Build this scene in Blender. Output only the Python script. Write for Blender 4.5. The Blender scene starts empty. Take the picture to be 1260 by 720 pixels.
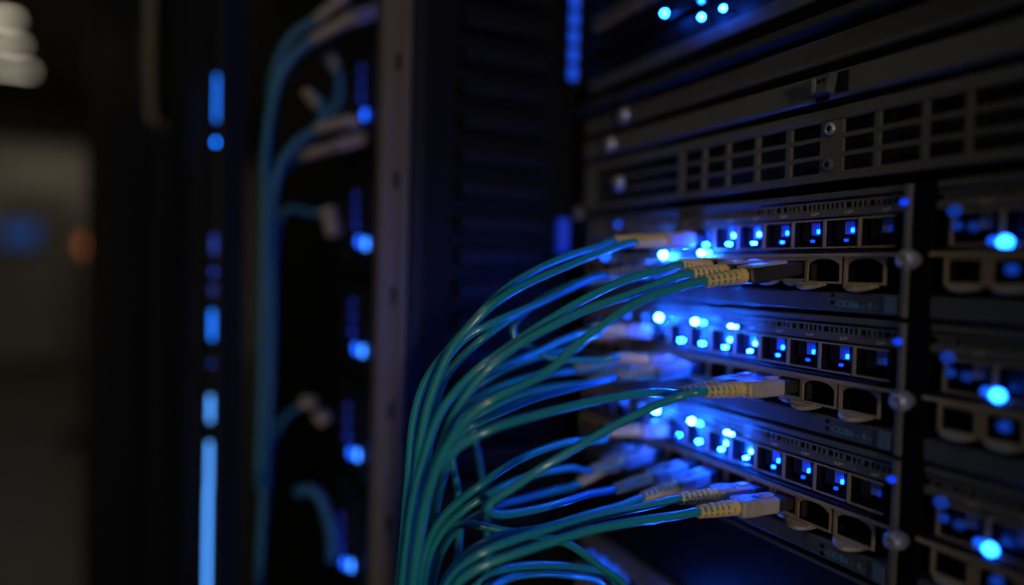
import bpy, math, random
from mathutils import Vector, Matrix

random.seed(7)
SC = bpy.context.scene
COL = SC.collection

# ------------------------------------------------------------------ camera
F_PX = 860.0
YAW = math.atan(410.9 / F_PX)
TILT = math.atan(26.9 / F_PX)
ROLL = math.radians(1.55)
CAM = Vector((0.0, -0.2124, 1.2))
FWD = Vector((-math.cos(YAW) * math.cos(TILT), math.sin(YAW) * math.cos(TILT), -math.sin(TILT)))
R0 = Vector((math.sin(YAW), math.cos(YAW), 0.0))
U0 = R0.cross(FWD)
RGT = R0 * math.cos(ROLL) + U0 * math.sin(ROLL)
UPV = -R0 * math.sin(ROLL) + U0 * math.cos(ROLL)
cam_data = bpy.data.cameras.new('camera')
cam = bpy.data.objects.new('camera', cam_data)
COL.objects.link(cam)
SC.camera = cam
rot = Matrix((RGT, UPV, -FWD)).transposed()
cam.matrix_world = Matrix.Translation(CAM) @ rot.to_4x4()
cam_data.sensor_fit = 'HORIZONTAL'
cam_data.sensor_width = 36.0
cam_data.lens = F_PX / 1260.0 * 36.0
cam_data.clip_start = 0.01
cam_data.clip_end = 60
cam_data.dof.use_dof = True
cam_data.dof.focus_distance = 0.254
cam_data.dof.aperture_fstop = 1.9

# ------------------------------------------------------------------ world, exposure
world = bpy.data.worlds.new('world')
SC.world = world
world.use_nodes = True
bgn = world.node_tree.nodes.get('Background')
bgn.inputs[0].default_value = (0.10, 0.16, 0.40, 1)
bgn.inputs[1].default_value = 0.010
SC.view_settings.view_transform = 'Standard'
SC.view_settings.look = 'None'
SC.view_settings.exposure = 0.0
SC.view_settings.gamma = 1.0
SC.view_settings.use_curve_mapping = False
SC.cycles.use_denoising = True
SC.cycles.sample_clamp_indirect = 4.0
SC.cycles.max_bounces = 6

NEAR_LAMP = 2.0      # radiance of the lamps above this aisle
WALL_LAMP = 100.0     # small bright lamp on the end wall behind the camera
FILL_STRIP = 0.35   # radiance of the unseen blue fill strip added behind the front post
FAR_LAMP = 1.6        # dimmed lamps at the far end
BLUE = (0.002, 0.045, 1.0)
CYAN = (0.006, 0.10, 1.0)


def at(px, py, z):
    return CAM + z * (FWD + (px - 630.0) / F_PX * RGT - (py - 360.0) / F_PX * UPV)


def on_y(px, py, y0=0.0):
    d = FWD + (px - 630.0) / F_PX * RGT - (py - 360.0) / F_PX * UPV
    return CAM + d * ((y0 - CAM.y) / d.y)


def depth(p):
    return (p - CAM).dot(FWD)


def proj(p):
    v = p - CAM
    z = v.dot(FWD)
    return 630 + F_PX * v.dot(RGT) / z, 360 - F_PX * v.dot(UPV) / z


# ------------------------------------------------------------------ materials
MATS = {}


def mat(name, col, rough=0.5, metal=0.0, emit=None, strength=0.0, vary=0.15, scale=120.0, bump=0.0, spec=0.5, coat=0.0):
    if name in MATS:
        return MATS[name]
    m = bpy.data.materials.new(name)
    m.use_nodes = True
    nt = m.node_tree
    b = nt.nodes.get('Principled BSDF')
    b.inputs['Roughness'].default_value = rough
    b.inputs['Metallic'].default_value = metal
    b.inputs['Specular IOR Level'].default_value = spec
    b.inputs['Coat Weight'].default_value = coat
    b.inputs['Coat Roughness'].default_value = 0.12
    tc = nt.nodes.new('ShaderNodeTexCoord')
    nz = nt.nodes.new('ShaderNodeTexNoise')
    nz.inputs['Scale'].default_value = scale
    nz.inputs['Detail'].default_value = 4
    nt.links.new(tc.outputs['Object'], nz.inputs['Vector'])
    mix = nt.nodes.new('ShaderNodeMix')
    mix.data_type = 'RGBA'
    mix.inputs[6].default_value = tuple(c * (1 - vary) for c in col) + (1,)
    mix.inputs[7].default_value = tuple(min(1, c * (1 + vary)) for c in col) + (1,)
    nt.links.new(nz.outputs['Fac'], mix.inputs[0])
    nt.links.new(mix.outputs[2], b.inputs['Base Color'])
    if bump:
        bn = nt.nodes.new('ShaderNodeBump')
        bn.inputs['Strength'].default_value = bump
        bn.inputs['Distance'].default_value = 0.0005
        nt.links.new(nz.outputs['Fac'], bn.inputs['Height'])
        nt.links.new(bn.outputs['Normal'], b.inputs['Normal'])
    if emit:
        b.inputs['Emission Color'].default_value = tuple(emit) + (1,)
        b.inputs['Emission Strength'].default_value = strength
    MATS[name] = m
    return m


def led_mat(strength, col=BLUE):
    return mat('led_%.3f_%.3f_%.3f' % (strength, col[0], col[1]), (0.05, 0.08, 0.2), 0.4, emit=col, strength=strength, vary=0.0)


M_BLACK = mat('black_metal', (0.005, 0.005, 0.006), 0.55, spec=0.25)
M_PANEL = mat('dark_panel', (0.125, 0.118, 0.098), 0.55, bump=0.1)
M_BEZEL = mat('bezel_grey', (0.10, 0.10, 0.105), 0.38)
M_STRIP = mat('strip_grey', (0.15, 0.14, 0.125), 0.45)
M_TIN = mat('tinned_steel', (0.56, 0.43, 0.25), 0.42, metal=0.35, vary=0.2)
M_GOLD = mat('contact_gold', (0.75, 0.48, 0.12), 0.35, metal=0.4)
M_STEEL = mat('screw_steel', (0.55, 0.54, 0.52), 0.3, metal=0.6)
M_POST = mat('post_grey', (0.095, 0.075, 0.05), 0.5, bump=0.1)
M_SIDE = mat('side_black', (0.003, 0.003, 0.004), 0.6, spec=0.12)
M_SLAT = mat('slat_black', (0.005, 0.005, 0.007), 0.55, spec=0.15)
M_AQUA = mat('aqua_jacket', (0.018, 0.30, 0.37), 0.26, vary=0.12, scale=60, coat=0.5)
M_AQUA2 = mat('aqua_jacket_less_blue', (0.012, 0.26, 0.23), 0.32, vary=0.12, scale=60, coat=0.3)  # same jacket, blue held down in the colour to offset the LED light
M_AQUA3 = mat('aqua_jacket_dimmed', (0.006, 0.11, 0.17), 0.5, vary=0.12, scale=60)  # same jacket, the dimmer light of the next bay put into its colour
M_BOOT2 = mat('boot_tan_dimmed', (0.24, 0.19, 0.12), 0.6)  # boots of the next bay, colour darkened to offset the lamp light
M_BOOT = mat('boot_beige', (0.80, 0.56, 0.20), 0.5)
M_BODY = mat('connector_beige', (0.42, 0.38, 0.34), 0.42)
M_COLLAR = mat('connector_dark', (0.03, 0.028, 0.03), 0.45)
M_PRINT = mat('print_grey', (0.55, 0.53, 0.50), 0.6)
M_PRINTB = mat('print_teal', (0.10, 0.40, 0.50), 0.6)
M_PIPE = mat('light_pipe', (0.35, 0.40, 0.50), 0.25)
M_SHELF = mat('shelf_gloss', (0.10, 0.10, 0.105), 0.28, metal=0.5)
M_PLUG = mat('dust_plug', (0.010, 0.010, 0.012), 0.4)
M_PLATE = mat('latch_plate', (0.16, 0.22, 0.30), 0.35, metal=0.3)


# ------------------------------------------------------------------ mesh helpers
class MB:
    def __init__(self):
        self.v, self.f, self.s = [], [], []

    def quad(self, pts, smooth=False):
        n = len(self.v)
        self.v += [tuple(p) for p in pts]
        self.f.append(tuple(range(n, n + len(pts))))
        self.s.append(smooth)

    def box(self, x0, x1, y0, y1, z0, z1, ch=0.0):
        """axis box; ch chamfers the edges of the front (-y) face"""
        n = len(self.v)
        if ch <= 0:
            self.v += [(x0, y0, z0), (x1, y0, z0), (x1, y1, z0), (x0, y1, z0), (x0, y0, z1), (x1, y0, z1), (x1, y1, z1), (x0, y1, z1)]
            fs = [(0, 3, 2, 1), (4, 5, 6, 7), (0, 1, 5, 4), (1, 2, 6, 5), (2, 3, 7, 6), (3, 0, 4, 7)]
        else:
            a, c = ch, ch
            self.v += [(x0 + a, y0, z0 + c), (x1 - a, y0, z0 + c), (x1 - a, y0, z1 - c), (x0 + a, y0, z1 - c),
                       (x0, y0 + a, z0), (x1, y0 + a, z0), (x1, y0 + a, z1), (x0, y0 + a, z1),
                       (x0, y1, z0), (x1, y1, z0), (x1, y1, z1), (x0, y1, z1)]
            fs = [(0, 1, 2, 3), (0, 4, 5, 1), (1, 5, 6, 2), (2, 6, 7, 3), (3, 7, 4, 0),
                  (4, 8, 9, 5), (5, 9, 10, 6), (6, 10, 11, 7), (7, 11, 8, 4), (8, 11, 10, 9)]
        for q in fs:
            self.f.append(tuple(n + i for i in q))
            self.s.append(False)
        return self

    def prism_y(self, poly, y0, y1):
        """polygon given as (x, z), counter-clockwise seen from -y, extruded along y"""
        n = len(self.v)
        k = len(poly)
        self.v += [(x, y0, z) for x, z in poly] + [(x, y1, z) for x, z in poly]
        self.f.append(tuple(n + i for i in range(k)))
        self.f.append(tuple(n + k + i for i in reversed(range(k))))
        self.s += [False, False]
        for i in range(k):
            j = (i + 1) % k
            self.f.append((n + i, n + k + i, n + k + j, n + j))
            self.s.append(False)
        return self

    def prism_z(self, poly, z0, z1):
        """polygon given as (x, y), counter-clockwise seen from above, extruded along z"""
        n = len(self.v)
        k = len(poly)
        self.v += [(x, y, z0) for x, y in poly] + [(x, y, z1) for x, y in poly]
        self.f.append(tuple(n + i for i in reversed(range(k))))
        self.f.append(tuple(n + k + i for i in range(k)))
        self.s += [False, False]
        for i in range(k):
            j = (i + 1) % k
            self.f.append((n + i, n + j, n + k + j, n + k + i))
            self.s.append(False)
        return self

    def rings(self, rings, cap=True, smooth=True):
        """rings: lists of points with the same count"""
        n = len(self.v)
        k = len(rings[0])
        for r in rings:
            self.v += [tuple(p) for p in r]
        for a in range(len(rings) - 1):
            for i in range(k):
                j = (i + 1) % k
                self.f.append((n + a * k + i, n + a * k + j, n + (a + 1) * k + j, n + (a + 1) * k + i))
                self.s.append(smooth)
        if cap:
            self.f.append(tuple(n + i for i in reversed(range(k))))
            self.f.append(tuple(n + (len(rings) - 1) * k + i for i in range(k)))
            self.s += [False, False]
        return self

    def lathe(self, o, d, prof, seg=16, smooth=True):
        """o origin, d axis, prof list of (t, r)"""
        d = Vector(d).normalized()
        ref = Vector((0, 0, 1)) if abs(d.z) < 0.9 else Vector((1, 0, 0))
        a = ref.cross(d).normalized()
        b = d.cross(a)
        o = Vector(o)
        rr = []
        for t, r in prof:
            rr.append([o + d * t + (a * math.cos(2 * math.pi * i / seg) + b * math.sin(2 * math.pi * i / seg)) * max(r, 1e-5) for i in range(seg)])
        return self.rings(rr, smooth=smooth)

    def tube(self, pts, r, seg=12):
        pts = [Vector(p) for p in pts]
        rr = []
        prev = None
        for i, p in enumerate(pts):
            t = (pts[min(i + 1, len(pts) - 1)] - pts[max(i - 1, 0)]).normalized()
            if prev is None:
                ref = Vector((0, 0, 1)) if abs(t.z) < 0.9 else Vector((1, 0, 0))
                a = (ref - t * ref.dot(t)).normalized()
            else:
                a = (prev - t * prev.dot(t)).normalized()
            prev = a
            b = t.cross(a)
            rad = r[i] if isinstance(r, (list, tuple)) else r
            rr.append([p + (a * math.cos(2 * math.pi * k / seg) + b * math.sin(2 * math.pi * k / seg)) * rad for k in range(seg)])
        return self.rings(rr)

    def xform(self, m):
        self.v = [tuple(m @ Vector(p)) for p in self.v]
        return self

    def mesh(self, name, material):
        me = bpy.data.meshes.new(name)
        me.from_pydata(self.v, [], self.f)
        me.polygons.foreach_set('use_smooth', self.s)
        me.materials.append(material)
        me.update()
        return me

    def build(self, name, material, parent=None):
        return link(name, self.mesh(name, material), parent)


def link(name, me, parent=None, loc=None):
    o = bpy.data.objects.new(name, me)
    COL.objects.link(o)
    if parent is not None:
        o.parent = parent
    if loc is not None:
        o.location = loc
    return o


def tag(o, label, cat, group=None):
    o['label'] = label
    o['category'] = cat
    if group:
        o['group'] = group
    return o


def thing(name, label, cat, loc=(0, 0, 0), group=None):
    o = bpy.data.objects.new(name, None)
    o.empty_display_size = 0.02
    COL.objects.link(o)
    o.location = loc
    return tag(o, label, cat, group)


def struct(name, mb, m, parent=None):
    o = mb.build(name, m, parent)
    if parent is None:
        o['kind'] = 'structure'
    return o


def smooth_path(pts, per=8):
    pts = [Vector(p) for p in pts]
    P = [pts[0] * 2 - pts[1]] + pts + [pts[-1] * 2 - pts[-2]]
    out = []
    for i in range(1, len(P) - 2):
        p0, p1, p2, p3 = P[i - 1], P[i], P[i + 1], P[i + 2]
        # centripetal Catmull-Rom
        t0 = 0.0
        t1 = t0 + max((p1 - p0).length, 1e-6) ** 0.5
        t2 = t1 + max((p2 - p1).length, 1e-6) ** 0.5
        t3 = t2 + max((p3 - p2).length, 1e-6) ** 0.5
        for k in range(per):
            t = t1 + (t2 - t1) * k / per
            a1 = p0 * ((t1 - t) / (t1 - t0)) + p1 * ((t - t0) / (t1 - t0))
            a2 = p1 * ((t2 - t) / (t2 - t1)) + p2 * ((t - t1) / (t2 - t1))
            a3 = p2 * ((t3 - t) / (t3 - t2)) + p3 * ((t - t2) / (t3 - t2))
            b1 = a1 * ((t2 - t) / (t2 - t0)) + a2 * ((t - t0) / (t2 - t0))
            b2 = a2 * ((t3 - t) / (t3 - t1)) + a3 * ((t - t1) / (t3 - t1))
            out.append(b1 * ((t2 - t) / (t2 - t1)) + b2 * ((t - t1) / (t2 - t1)))
    out.append(pts[-1])
    # two smoothing passes keep the ends
    for _ in range(3):
        out = [out[0]] + [out[i] * 0.5 + (out[i - 1] + out[i + 1]) * 0.25 for i in range(1, len(out) - 1)] + [out[-1]]
    return out


# ------------------------------------------------------------------ the room
M_FLOOR = mat('floor_vinyl', (0.12, 0.11, 0.085), 0.35, scale=3, vary=0.2)
M_CEIL = mat('ceiling_tile', (0.30, 0.26, 0.20), 0.8, scale=4)
M_WALL = mat('wall_paint', (0.42, 0.40, 0.36), 0.7, scale=2, vary=0.1)
M_DARKW = mat('header_dark', (0.015, 0.015, 0.016), 0.7)
XA, XB, YA, YB, HC = -9.6, 2.6, -2.9, 1.6, 2.7
struct('floor', MB().box(XA, XB, YA, YB, -0.1, 0.0), M_FLOOR)
struct('ceiling', MB().box(XA, XB, YA, YB, HC, HC + 0.1), M_CEIL)
struct('wall_back', MB().box(XA - 0.1, XA, YA, YB, 0, HC), M_WALL)
struct('wall_front', MB().box(XB, XB + 0.1, YA, YB, 0, HC), M_DARKW)
struct('wall_left', MB().box(XA, XB, YA - 0.1, YA, 0, HC), M_DARKW)
struct('wall_right', MB().box(XA, XB, YB, YB + 0.1, 0, HC), M_DARKW)
struct('trim_1', MB().box(-7.6, -7.3, YA, YB, 2.26, HC), M_DARKW)   # dark ceiling header across the aisle


def luminaire(x0, x1, y0, y1, strength, label, warm=(1.0, 0.88, 0.68)):
    t = thing('ceiling_lamp', label, 'ceiling lamp', ((x0 + x1) / 2, (y0 + y1) / 2, HC), 'ceiling lamps over the aisle')
    cx, cy = (x0 + x1) / 2, (y0 + y1) / 2
    w, d = (x1 - x0) / 2, (y1 - y0) / 2
    mb = MB()
    mb.box(-w - .015, -w, -d - .015, d + .015, -0.05, 0)
    mb.box(w, w + .015, -d - .015, d + .015, -0.05, 0)
    mb.box(-w, w, -d - .015, -d, -0.05, 0)
    mb.box(-w, w, d, d + .015, -0.05, 0)
    mb.build('housing', M_POST, t)
    MB().box(-w, w, -d, d, -0.042, -0.004).build('diffuser', mat('lamp_%.2f' % strength, (0.8, 0.8, 0.75), 0.5, emit=warm, strength=strength, vary=0), t)
    return t


# three dimmed lamps that show at the far left
for (py, pxr, lab) in ((24, 26, 'warm dimmed ceiling lamp, topmost of the three at the far left'),
                       (56, 33, 'warm dimmed ceiling lamp, middle of the three at the far left'),
                       (88, 44, 'warm dimmed ceiling lamp, lowest of the three at the far left')):
    d = FWD + (pxr - 630) / F_PX * RGT - (py - 360) / F_PX * UPV
    p = CAM + d * ((HC - 0.04 - CAM.z) / d.z)
    luminaire(p.x - 0.07, p.x + 0.07, p.y - 1.1, p.y - 0.02, FAR_LAMP, lab)
luminaire(-8.9, -8.7, -2.3, -0.6, 2.6, 'warm ceiling lamp hidden behind the dark header at the far wall')
# the lamps above this aisle (overhead, out of the picture)
luminaire(-1.70, 1.30, -1.20, -1.05, NEAR_LAMP, 'long cool ceiling lamp above the aisle beside the camera', (0.8, 0.95, 1.0))

# lamp on the end wall behind the camera: grazes the rack fronts from the right
WLY, WLZ = -0.885, 1.27
t = thing('wall_lamp', 'square warm lamp on the end wall behind the camera', 'wall lamp', (XB, WLY, WLZ))
MB().box(-0.05, -0.001, -0.15, 0.15, -0.15, 0.15).build('housing', M_POST, t)
MB().box(-0.056, -0.05, -0.12, 0.12, -0.12, 0.12).build('diffuser', mat('wall_lamp_glow', (0.8, 0.8, 0.75), 0.5, emit=(1.0, 0.86, 0.68), strength=WALL_LAMP, vary=0), t)

# far end of the aisle
t = thing('storage_cabinet', 'blurred pale grey cabinet at the far end of the aisle', 'cabinet', (-9.25, -1.62, 0))
MB().box(-0.3, 0.3, -0.28, 0.28, 0.08, 1.95, 0).build('body', M_WALL, t)
MB().box(-0.28, 0.28, -0.26, 0.26, 0.0, 0.08).build('plinth', M_BLACK, t)
for s in (-1, 1):
    d_ = MB().box(0.30, 0.318, min(s * .005, s * .27), max(s * .005, s * .27), 0.12, 1.92).build('door', M_WALL, t)
    MB().box(0.318, 0.34, s * .02 - .008, s * .02 + .008, 0.95, 1.15).build('handle', M_STEEL, d_)
t = thing('status_screen', 'blurred glowing blue screen on the far wall', 'screen', (-8.90, -1.72, 1.45))
MB().box(-0.02, 0.0, -0.17, 0.17, -0.14, 0.14).build('casing', M_BLACK, t)
MB().box(0.0, 0.004, -0.15, 0.15, -0.12, 0.12).build('display', led_mat(0.12, (0.05, 0.25, 1.0)), t)
dr = FWD + (62 - 630) / F_PX * RGT - (262 - 360) / F_PX * UPV
q = CAM + dr * ((XA - CAM.x) / dr.x)
t = thing('notice_board', 'blurred pale notice board on the far wall', 'notice board', (XA, q.y, q.z))
MB().box(0.0, 0.03, -0.22, 0.22, -0.30, 0.26).build('board', mat('paper', (0.75, 0.72, 0.66), 0.8), t)
MB().box(0.0, 0.04, -0.24, 0.24, 0.26, 0.29).build('frame_rail', M_POST, t)
MB().box(0, 0.04, -0.24, 0.24, -0.33, -0.30).build('frame_rail', M_POST, t)
p = at(108, 301, 4.6)
t = thing('warning_beacon', 'small orange indicator lamp glowing at the end of the row', 'indicator lamp', (p.x, p.y, 0))
MB().lathe((0, 0, 0), (0, 0, 1), [(0, .16), (.03, .16), (.035, .02), (p.z - .06, .02), (p.z - .058, .05), (p.z - .05, .05)], 16).build('stand', M_BLACK, t)
MB().lathe((0, 0, p.z - .05), (0, 0, 1), [(0, .045), (.06, .045), (.085, .03), (.095, .005)], 16).build('lens', mat('orange', (0.5, 0.15, 0.03), 0.4, emit=(1, 0.28, 0.06), strength=0.4), t)

# ------------------------------------------------------------------ our rack
U = 0.04445
Z_TOP = 1.2 + 0.0316                 # top edge of the first switch module
XL = on_y(722, 300).x                # left end of the module column
XR = on_y(1126, 300).x               # right end of it
W = XR - XL
XPORT = on_y(1058, 285).x            # left edge of the rightmost upper port
PP = 0.01456                         # upper port pitch
XRJ1 = on_y(1043, 335).x             # left edge of the rightmost lower opening
RJP = 0.0170
BAYP = 0.0130                        # fibre socket pitch in the lower row
XBAY = on_y(868, 480, -0.043).x      # axis of the nearest fibre socket
ROW_UP, ROW_LO = 0.0152, 0.0280      # row axes below a module top

XS = XL - 0.022                      # inner face of the rack's left side panel
POST = at(462, 300, 0.352)
rack = thing('server_rack', 'tall black equipment rack with a grey front post and finned inner side', 'rack', (XS, 0, 0))


def rbox(name, m, x0, x1, y0, y1, z0, z1, parent=rack):
    return MB().box(x0 - XS, x1 - XS, y0, y1, z0, z1).build(name, m, parent)


# front post: folded profile with ridges
pw = 0.0150
px0 = POST.x - XS
Y0 = POST.y
prof = [(px0 - .004, Y0), (px0 + .003, Y0), (px0 + .0045, Y0 + .0008), (px0 + .0045, Y0 + .0065), (px0 + .0032, Y0 + .0072), (px0 + .0032, Y0 + .0105),
        (px0 + .0045, Y0 + .0112), (px0 + .0045, Y0 + .0150), (px0 + .0020, Y0 + .0165), (px0 - .004, Y0 + .0165)]
front_post = MB().prism_z(prof, 0.04, 2.02).build('front_post', M_POST, rack)
hz = at(482, 78, 0.352).z
for k in range(-6, 5):
    zz = hz + k * 0.0585
    MB().box(px0 + 0.0030, px0 + 0.0036, Y0 + 0.0076, Y0 + 0.0102, zz - 0.0042, zz + 0.0042).build('slot', M_BLACK, front_post)
rbox('side_panel', M_SIDE, XS - 0.020, XS - 0.001, POST.y + 0.018, 0.60, 0.04, 2.02)
# inner flange next to the post and fins of the cable manager
rbox('inner_flange', M_SIDE, XS - 0.001, XS + 0.004, POST.y + 0.027, POST.y + 0.046, 0.04, 2.02)
fin_me = None
fz = 1.2 - 0.215
fin = MB()
fin.prism_y([(0, -0.0050), (0.010, -0.0035), (0.010, 0.0035), (0, 0.0050)], 0, 0.052)
fin_me = fin.mesh('fin', M_SLAT)
for k in range(26):
    o = link('fin', fin_me, rack, (-0.0008, POST.y + 0.050, fz + k * 0.0185))
# left mounting rail with square holes and screws
rail = rbox('mounting_rail', M_BLACK, XS, XL - 0.001, 0.004, 0.008, 0.04, 2.02)
rbox('mounting_rail', M_BLACK, XL - 0.003, XL - 0.001, 0.008, 0.05, 0.04, 2.02)
hole_me = MB().box(-0.0045, 0.0045, -0.0004, 0, -0.0045, 0.0045).mesh('square_hole', M_SIDE)
screw_me = MB().lathe((0, 0, 0), (0, -1, 0), [(0, .0042), (.0015, .0042), (.0030, .0030), (.0034, .001)], 14).mesh('rail_screw', M_STEEL)
for k in range(-9, 10):
    link('square_hole', hole_me, rail, ((XL + XS) / 2 - XS, 0.004, Z_TOP - 0.010 - k * 0.0148))
q = on_y(712, 262, 0.002)
link('rail_screw', screw_me, rack, (q.x - XS, 0.003, q.z))
# added blue fill strip, unseen behind the post, shining into the rack
hs = thing('light_strip', 'added blue fill strip, unseen on the back of the grey front post', 'light strip', (POST.x, POST.y + 0.0167, 0))
MB().box(-0.0030, 0.0042, 0.0, 0.0012, 0.5, 1.9).box(0.0035, 0.0042, 0.0012, 0.0065, 0.5, 1.9).box(-0.0030, -0.0023, 0.0012, 0.0065, 0.5, 1.9).build('channel', M_BLACK, hs)
MB().box(-0.0020, 0.0030, 0.0012, 0.0018, 0.85, 1.55).build('light_segment', led_mat(FILL_STRIP, BLUE), hs)
hs = thing('light_strip', 'added blue fill strip, unseen on the left flank of the grey post', 'light strip', (XS - 0.0225, POST.y + 0.014, 0))  # second fill strip, added to light the neighbouring cables blue
MB().box(-0.0030, 0.0, 0.0, 0.0090, 0.5, 1.9).build('channel', M_BLACK, hs)
MB().box(-0.0036, -0.0030, 0.0015, 0.0075, 0.85, 1.55).build('light_segment', led_mat(7.0, (0.004, 0.06, 1.0)), hs)
# far sides, top and base
rbox('side_panel', M_SIDE, 0.235, 0.250, POST.y + 0.012, 0.60, 0.04, 2.02)
rbox('front_post', M_POST, 0.222, 0.250, POST.y, POST.y + 0.012, 0.04, 2.02)
rbox('back_panel', M_SIDE, XS - 0.02, 0.25, 0.60, 0.61, 0.04, 2.02)
rbox('top_panel', M_SIDE, XS - 0.02, 0.25, POST.y, 0.61, 2.02, 2.05)
rbox('base', M_SIDE, XS - 0.02, 0.25, POST.y, 0.61, 0.0, 0.04)
rbox('mounting_rail', M_BLACK, 0.120, 0.140, 0.004, 0.008, 0.04, 2.02)

# blue light strip on the inner corner beside the rail
ls = thing('light_strip', 'vertical blue light strip at the inner corner of the rack, above the cables', 'light strip', (XS, 0, 0))
zt0, zt1 = on_y(718, 96, 0.0).z, on_y(718, -60, 0.0).z
MB().box(0.0002, 0.0060, -0.0075, 0.0035, zt0 - 0.004, zt1 + 0.05).build('channel', M_BLACK, ls)
for k in range(9):
    z0 = zt0 + k * 0.0105
    MB().box(0.0060, 0.0075, -0.0060, -0.0015, z0, z0 + 0.0075).build('light_segment', led_mat(0.8, (0.004, 0.09, 1.0)), ls)
zl0, zl1 = on_y(704, 312, 0.0).z, on_y(704, 270, 0.0).z
MB().box(0.0002, 0.0040, -0.0075, -0.0020, zl0, zl1).build('light_segment', led_mat(0.35, BLUE), ls)


# ------------------------------------------------------------------ switch modules
def frame_mesh(w, h, tl, tt, tb, tr, y0, y1, name, m):
    """rectangular frame, left-top corner at the origin"""
    mb = MB()
    mb.box(0, tl, y0, y1, -h, 0)
    if tr:
        mb.box(w - tr, w, y0, y1, -h, 0)
    mb.box(tl, w - tr, y0, y1, -tt, 0)
    mb.box(tl, w - tr, y0, y1, -h, -h + tb)
    return mb.mesh(name, m)


ME_PORT = frame_mesh(0.0138, 0.0106, 0.0010, 0.0006, 0.0006, 0.0, -0.0010, -0.0003, 'port_cage', M_TIN)
ME_WALL = MB().box(0.0122, 0.0138, 0.0003, 0.006, -0.0106, 0).box(0, 0.0012, -0.0003, 0.006, -0.0106, 0).box(0.0012, 0.0122, -0.0003, 0.006, -0.0007, 0).box(0.0012, 0.0122, -0.0003, 0.006, -0.0106, -0.0098).mesh('cage_liner', M_BLACK)
ME_PLUGB = MB().box(0.0030, 0.0072, 0.0018, 0.0065, -0.0072, -0.0010).mesh('dust_plug', M_PLUG)
ME_LEDC = MB().box(0.0114, 0.0120, -0.0003, 0.0014, -0.0048, -0.0038)
ME_LEDD = MB().box(0.0080, 0.0087, -0.0002, 0.0018, -0.0081, -0.0074)
PIPES = {}


def pipe_me(s):
    if s not in PIPES:
        PIPES[s] = MB().box(0.0078, 0.0118, 0.0010, 0.0062, -0.0056, -0.0010).mesh('light_pipe', mat('light_pipe_%.3f' % s, (0.30, 0.36, 0.5), 0.25, emit=(0.002, 0.03, 1.0), strength=s))
    return PIPES[s]


ME_LEDA = MB().box(0.0112, 0.0120, -0.0002, 0.0014, -0.0050, -0.0036)
ME_LEDB = MB().box(0.0078, 0.0088, 0.0006, 0.0018, -0.0082, -0.0072)
ME_SOCK = frame_mesh(0.0122, 0.0088, 0.0010, 0.0011, 0.0010, 0.0012, -0.0020, -0.0012, 'fibre_socket', M_TIN)
ME_SOCKLN = frame_mesh(0.0122, 0.0088, 0.0010, 0.0011, 0.0010, 0.0012, -0.0012, 0.007, 'socket_liner', M_BLACK)
ME_SOCKIN = MB().box(0.0010, 0.0110, 0.0045, 0.0068, -0.0078, -0.0011).mesh('socket_core', M_COLLAR)


def rj_mesh(y0, YB, name, m):
    """opening with an arched top edge"""
    w, h = 0.0160, 0.0096
    mb = MB()
    mb.box(0, 0.0012, y0, YB, -h, 0)
    mb.box(w - 0.0008, w, y0, YB, -h, 0)
    n = 10
    top = [(0.0012, 0.0)]
    poly = []
    for i in range(n + 1):
        u = i / n
        x = 0.0012 + (w - 0.0020) * u
        zz = -0.0007 - 0.0022 * abs(2 * u - 1) ** 3
        poly.append((x, zz))
    for i in range(n):
        (xa, za), (xb, zb) = poly[i], poly[i + 1]
        mb.prism_y([(xa, za), (xb, zb), (xb, 0), (xa, 0)], y0, YB)
    mb.box(0.0012, w - 0.0008, y0, YB, -h, -h + 0.0008)
    return mb.mesh(name, m)


ME_RJ = rj_mesh(-0.0020, -0.0012, 'jack_frame', M_TIN)
ME_RJLN = rj_mesh(-0.0012, 0.007, 'jack_liner', M_BLACK)
ME_CONT = MB().box(0.0128, 0.0150, 0.0010, 0.0045, -0.0062, -0.0036).mesh('contact', M_GOLD)


def lip_mesh(w, drop, out, m, name):
    """curled metal latch lip under a cage: a swept bow with a raised rim"""
    mb = MB()
    n = 12
    rings = []
    for i in range(n + 1):
        u = i / n
        b = math.sin(math.pi * u) ** 0.7
        x = w * u
        rings.append([(x, 0.0, 0.0), (x, -out * b, -drop * 0.45 * b), (x, -out * b - 0.0008, -drop * b), (x, -out * b + 0.0004, -drop * b - 0.0005), (x, 0.0004, -0.0009)])
    mb.rings(rings, smooth=False)
    mb.box(w * 0.1, w * 0.9, -out * 0.55, 0.0, -0.0006, 0.0002)
    mb.box(w * 0.35, w * 0.55, -out * 1.15, -out * 0.7, -drop * 0.75, -drop * 0.45)
    return mb.mesh(name, m)


ME_LIP = lip_mesh(0.0130, 0.0021, 0.0042, M_TIN, 'latch_lip')
ME_LIPS = lip_mesh(0.0100, 0.0012, 0.0022, M_BODY, 'latch_lip')
ME_EAR = None


def text_mesh(body, size, name, m):
    cu = bpy.data.curves.new(name, 'FONT')
    cu.body = body
    cu.size = size
    cu.extrude = 0.00008
    o = bpy.data.objects.new(name, cu)
    COL.objects.link(o)
    dg = bpy.context.evaluated_depsgraph_get()
    me = bpy.data.meshes.new_from_object(o.evaluated_get(dg))
    bpy.data.objects.remove(o)
    me.materials.clear()
    me.materials.append(m)
    me.transform(Matrix.Rotation(math.pi / 2, 4, 'X'))
    return me


ME_TEXT = text_mesh('-ODB6 - 4 -', 0.0034, 'printed_text', M_PRINTB)


def lid(parent, mb_or_me, name, strength, col=BLUE, loc=(0, 0, 0)):
    me = mb_or_me.mesh(name, led_mat(strength, col)) if isinstance(mb_or_me, MB) else mb_or_me
    return link(name, me, parent, loc)


LEDME = {}


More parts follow.
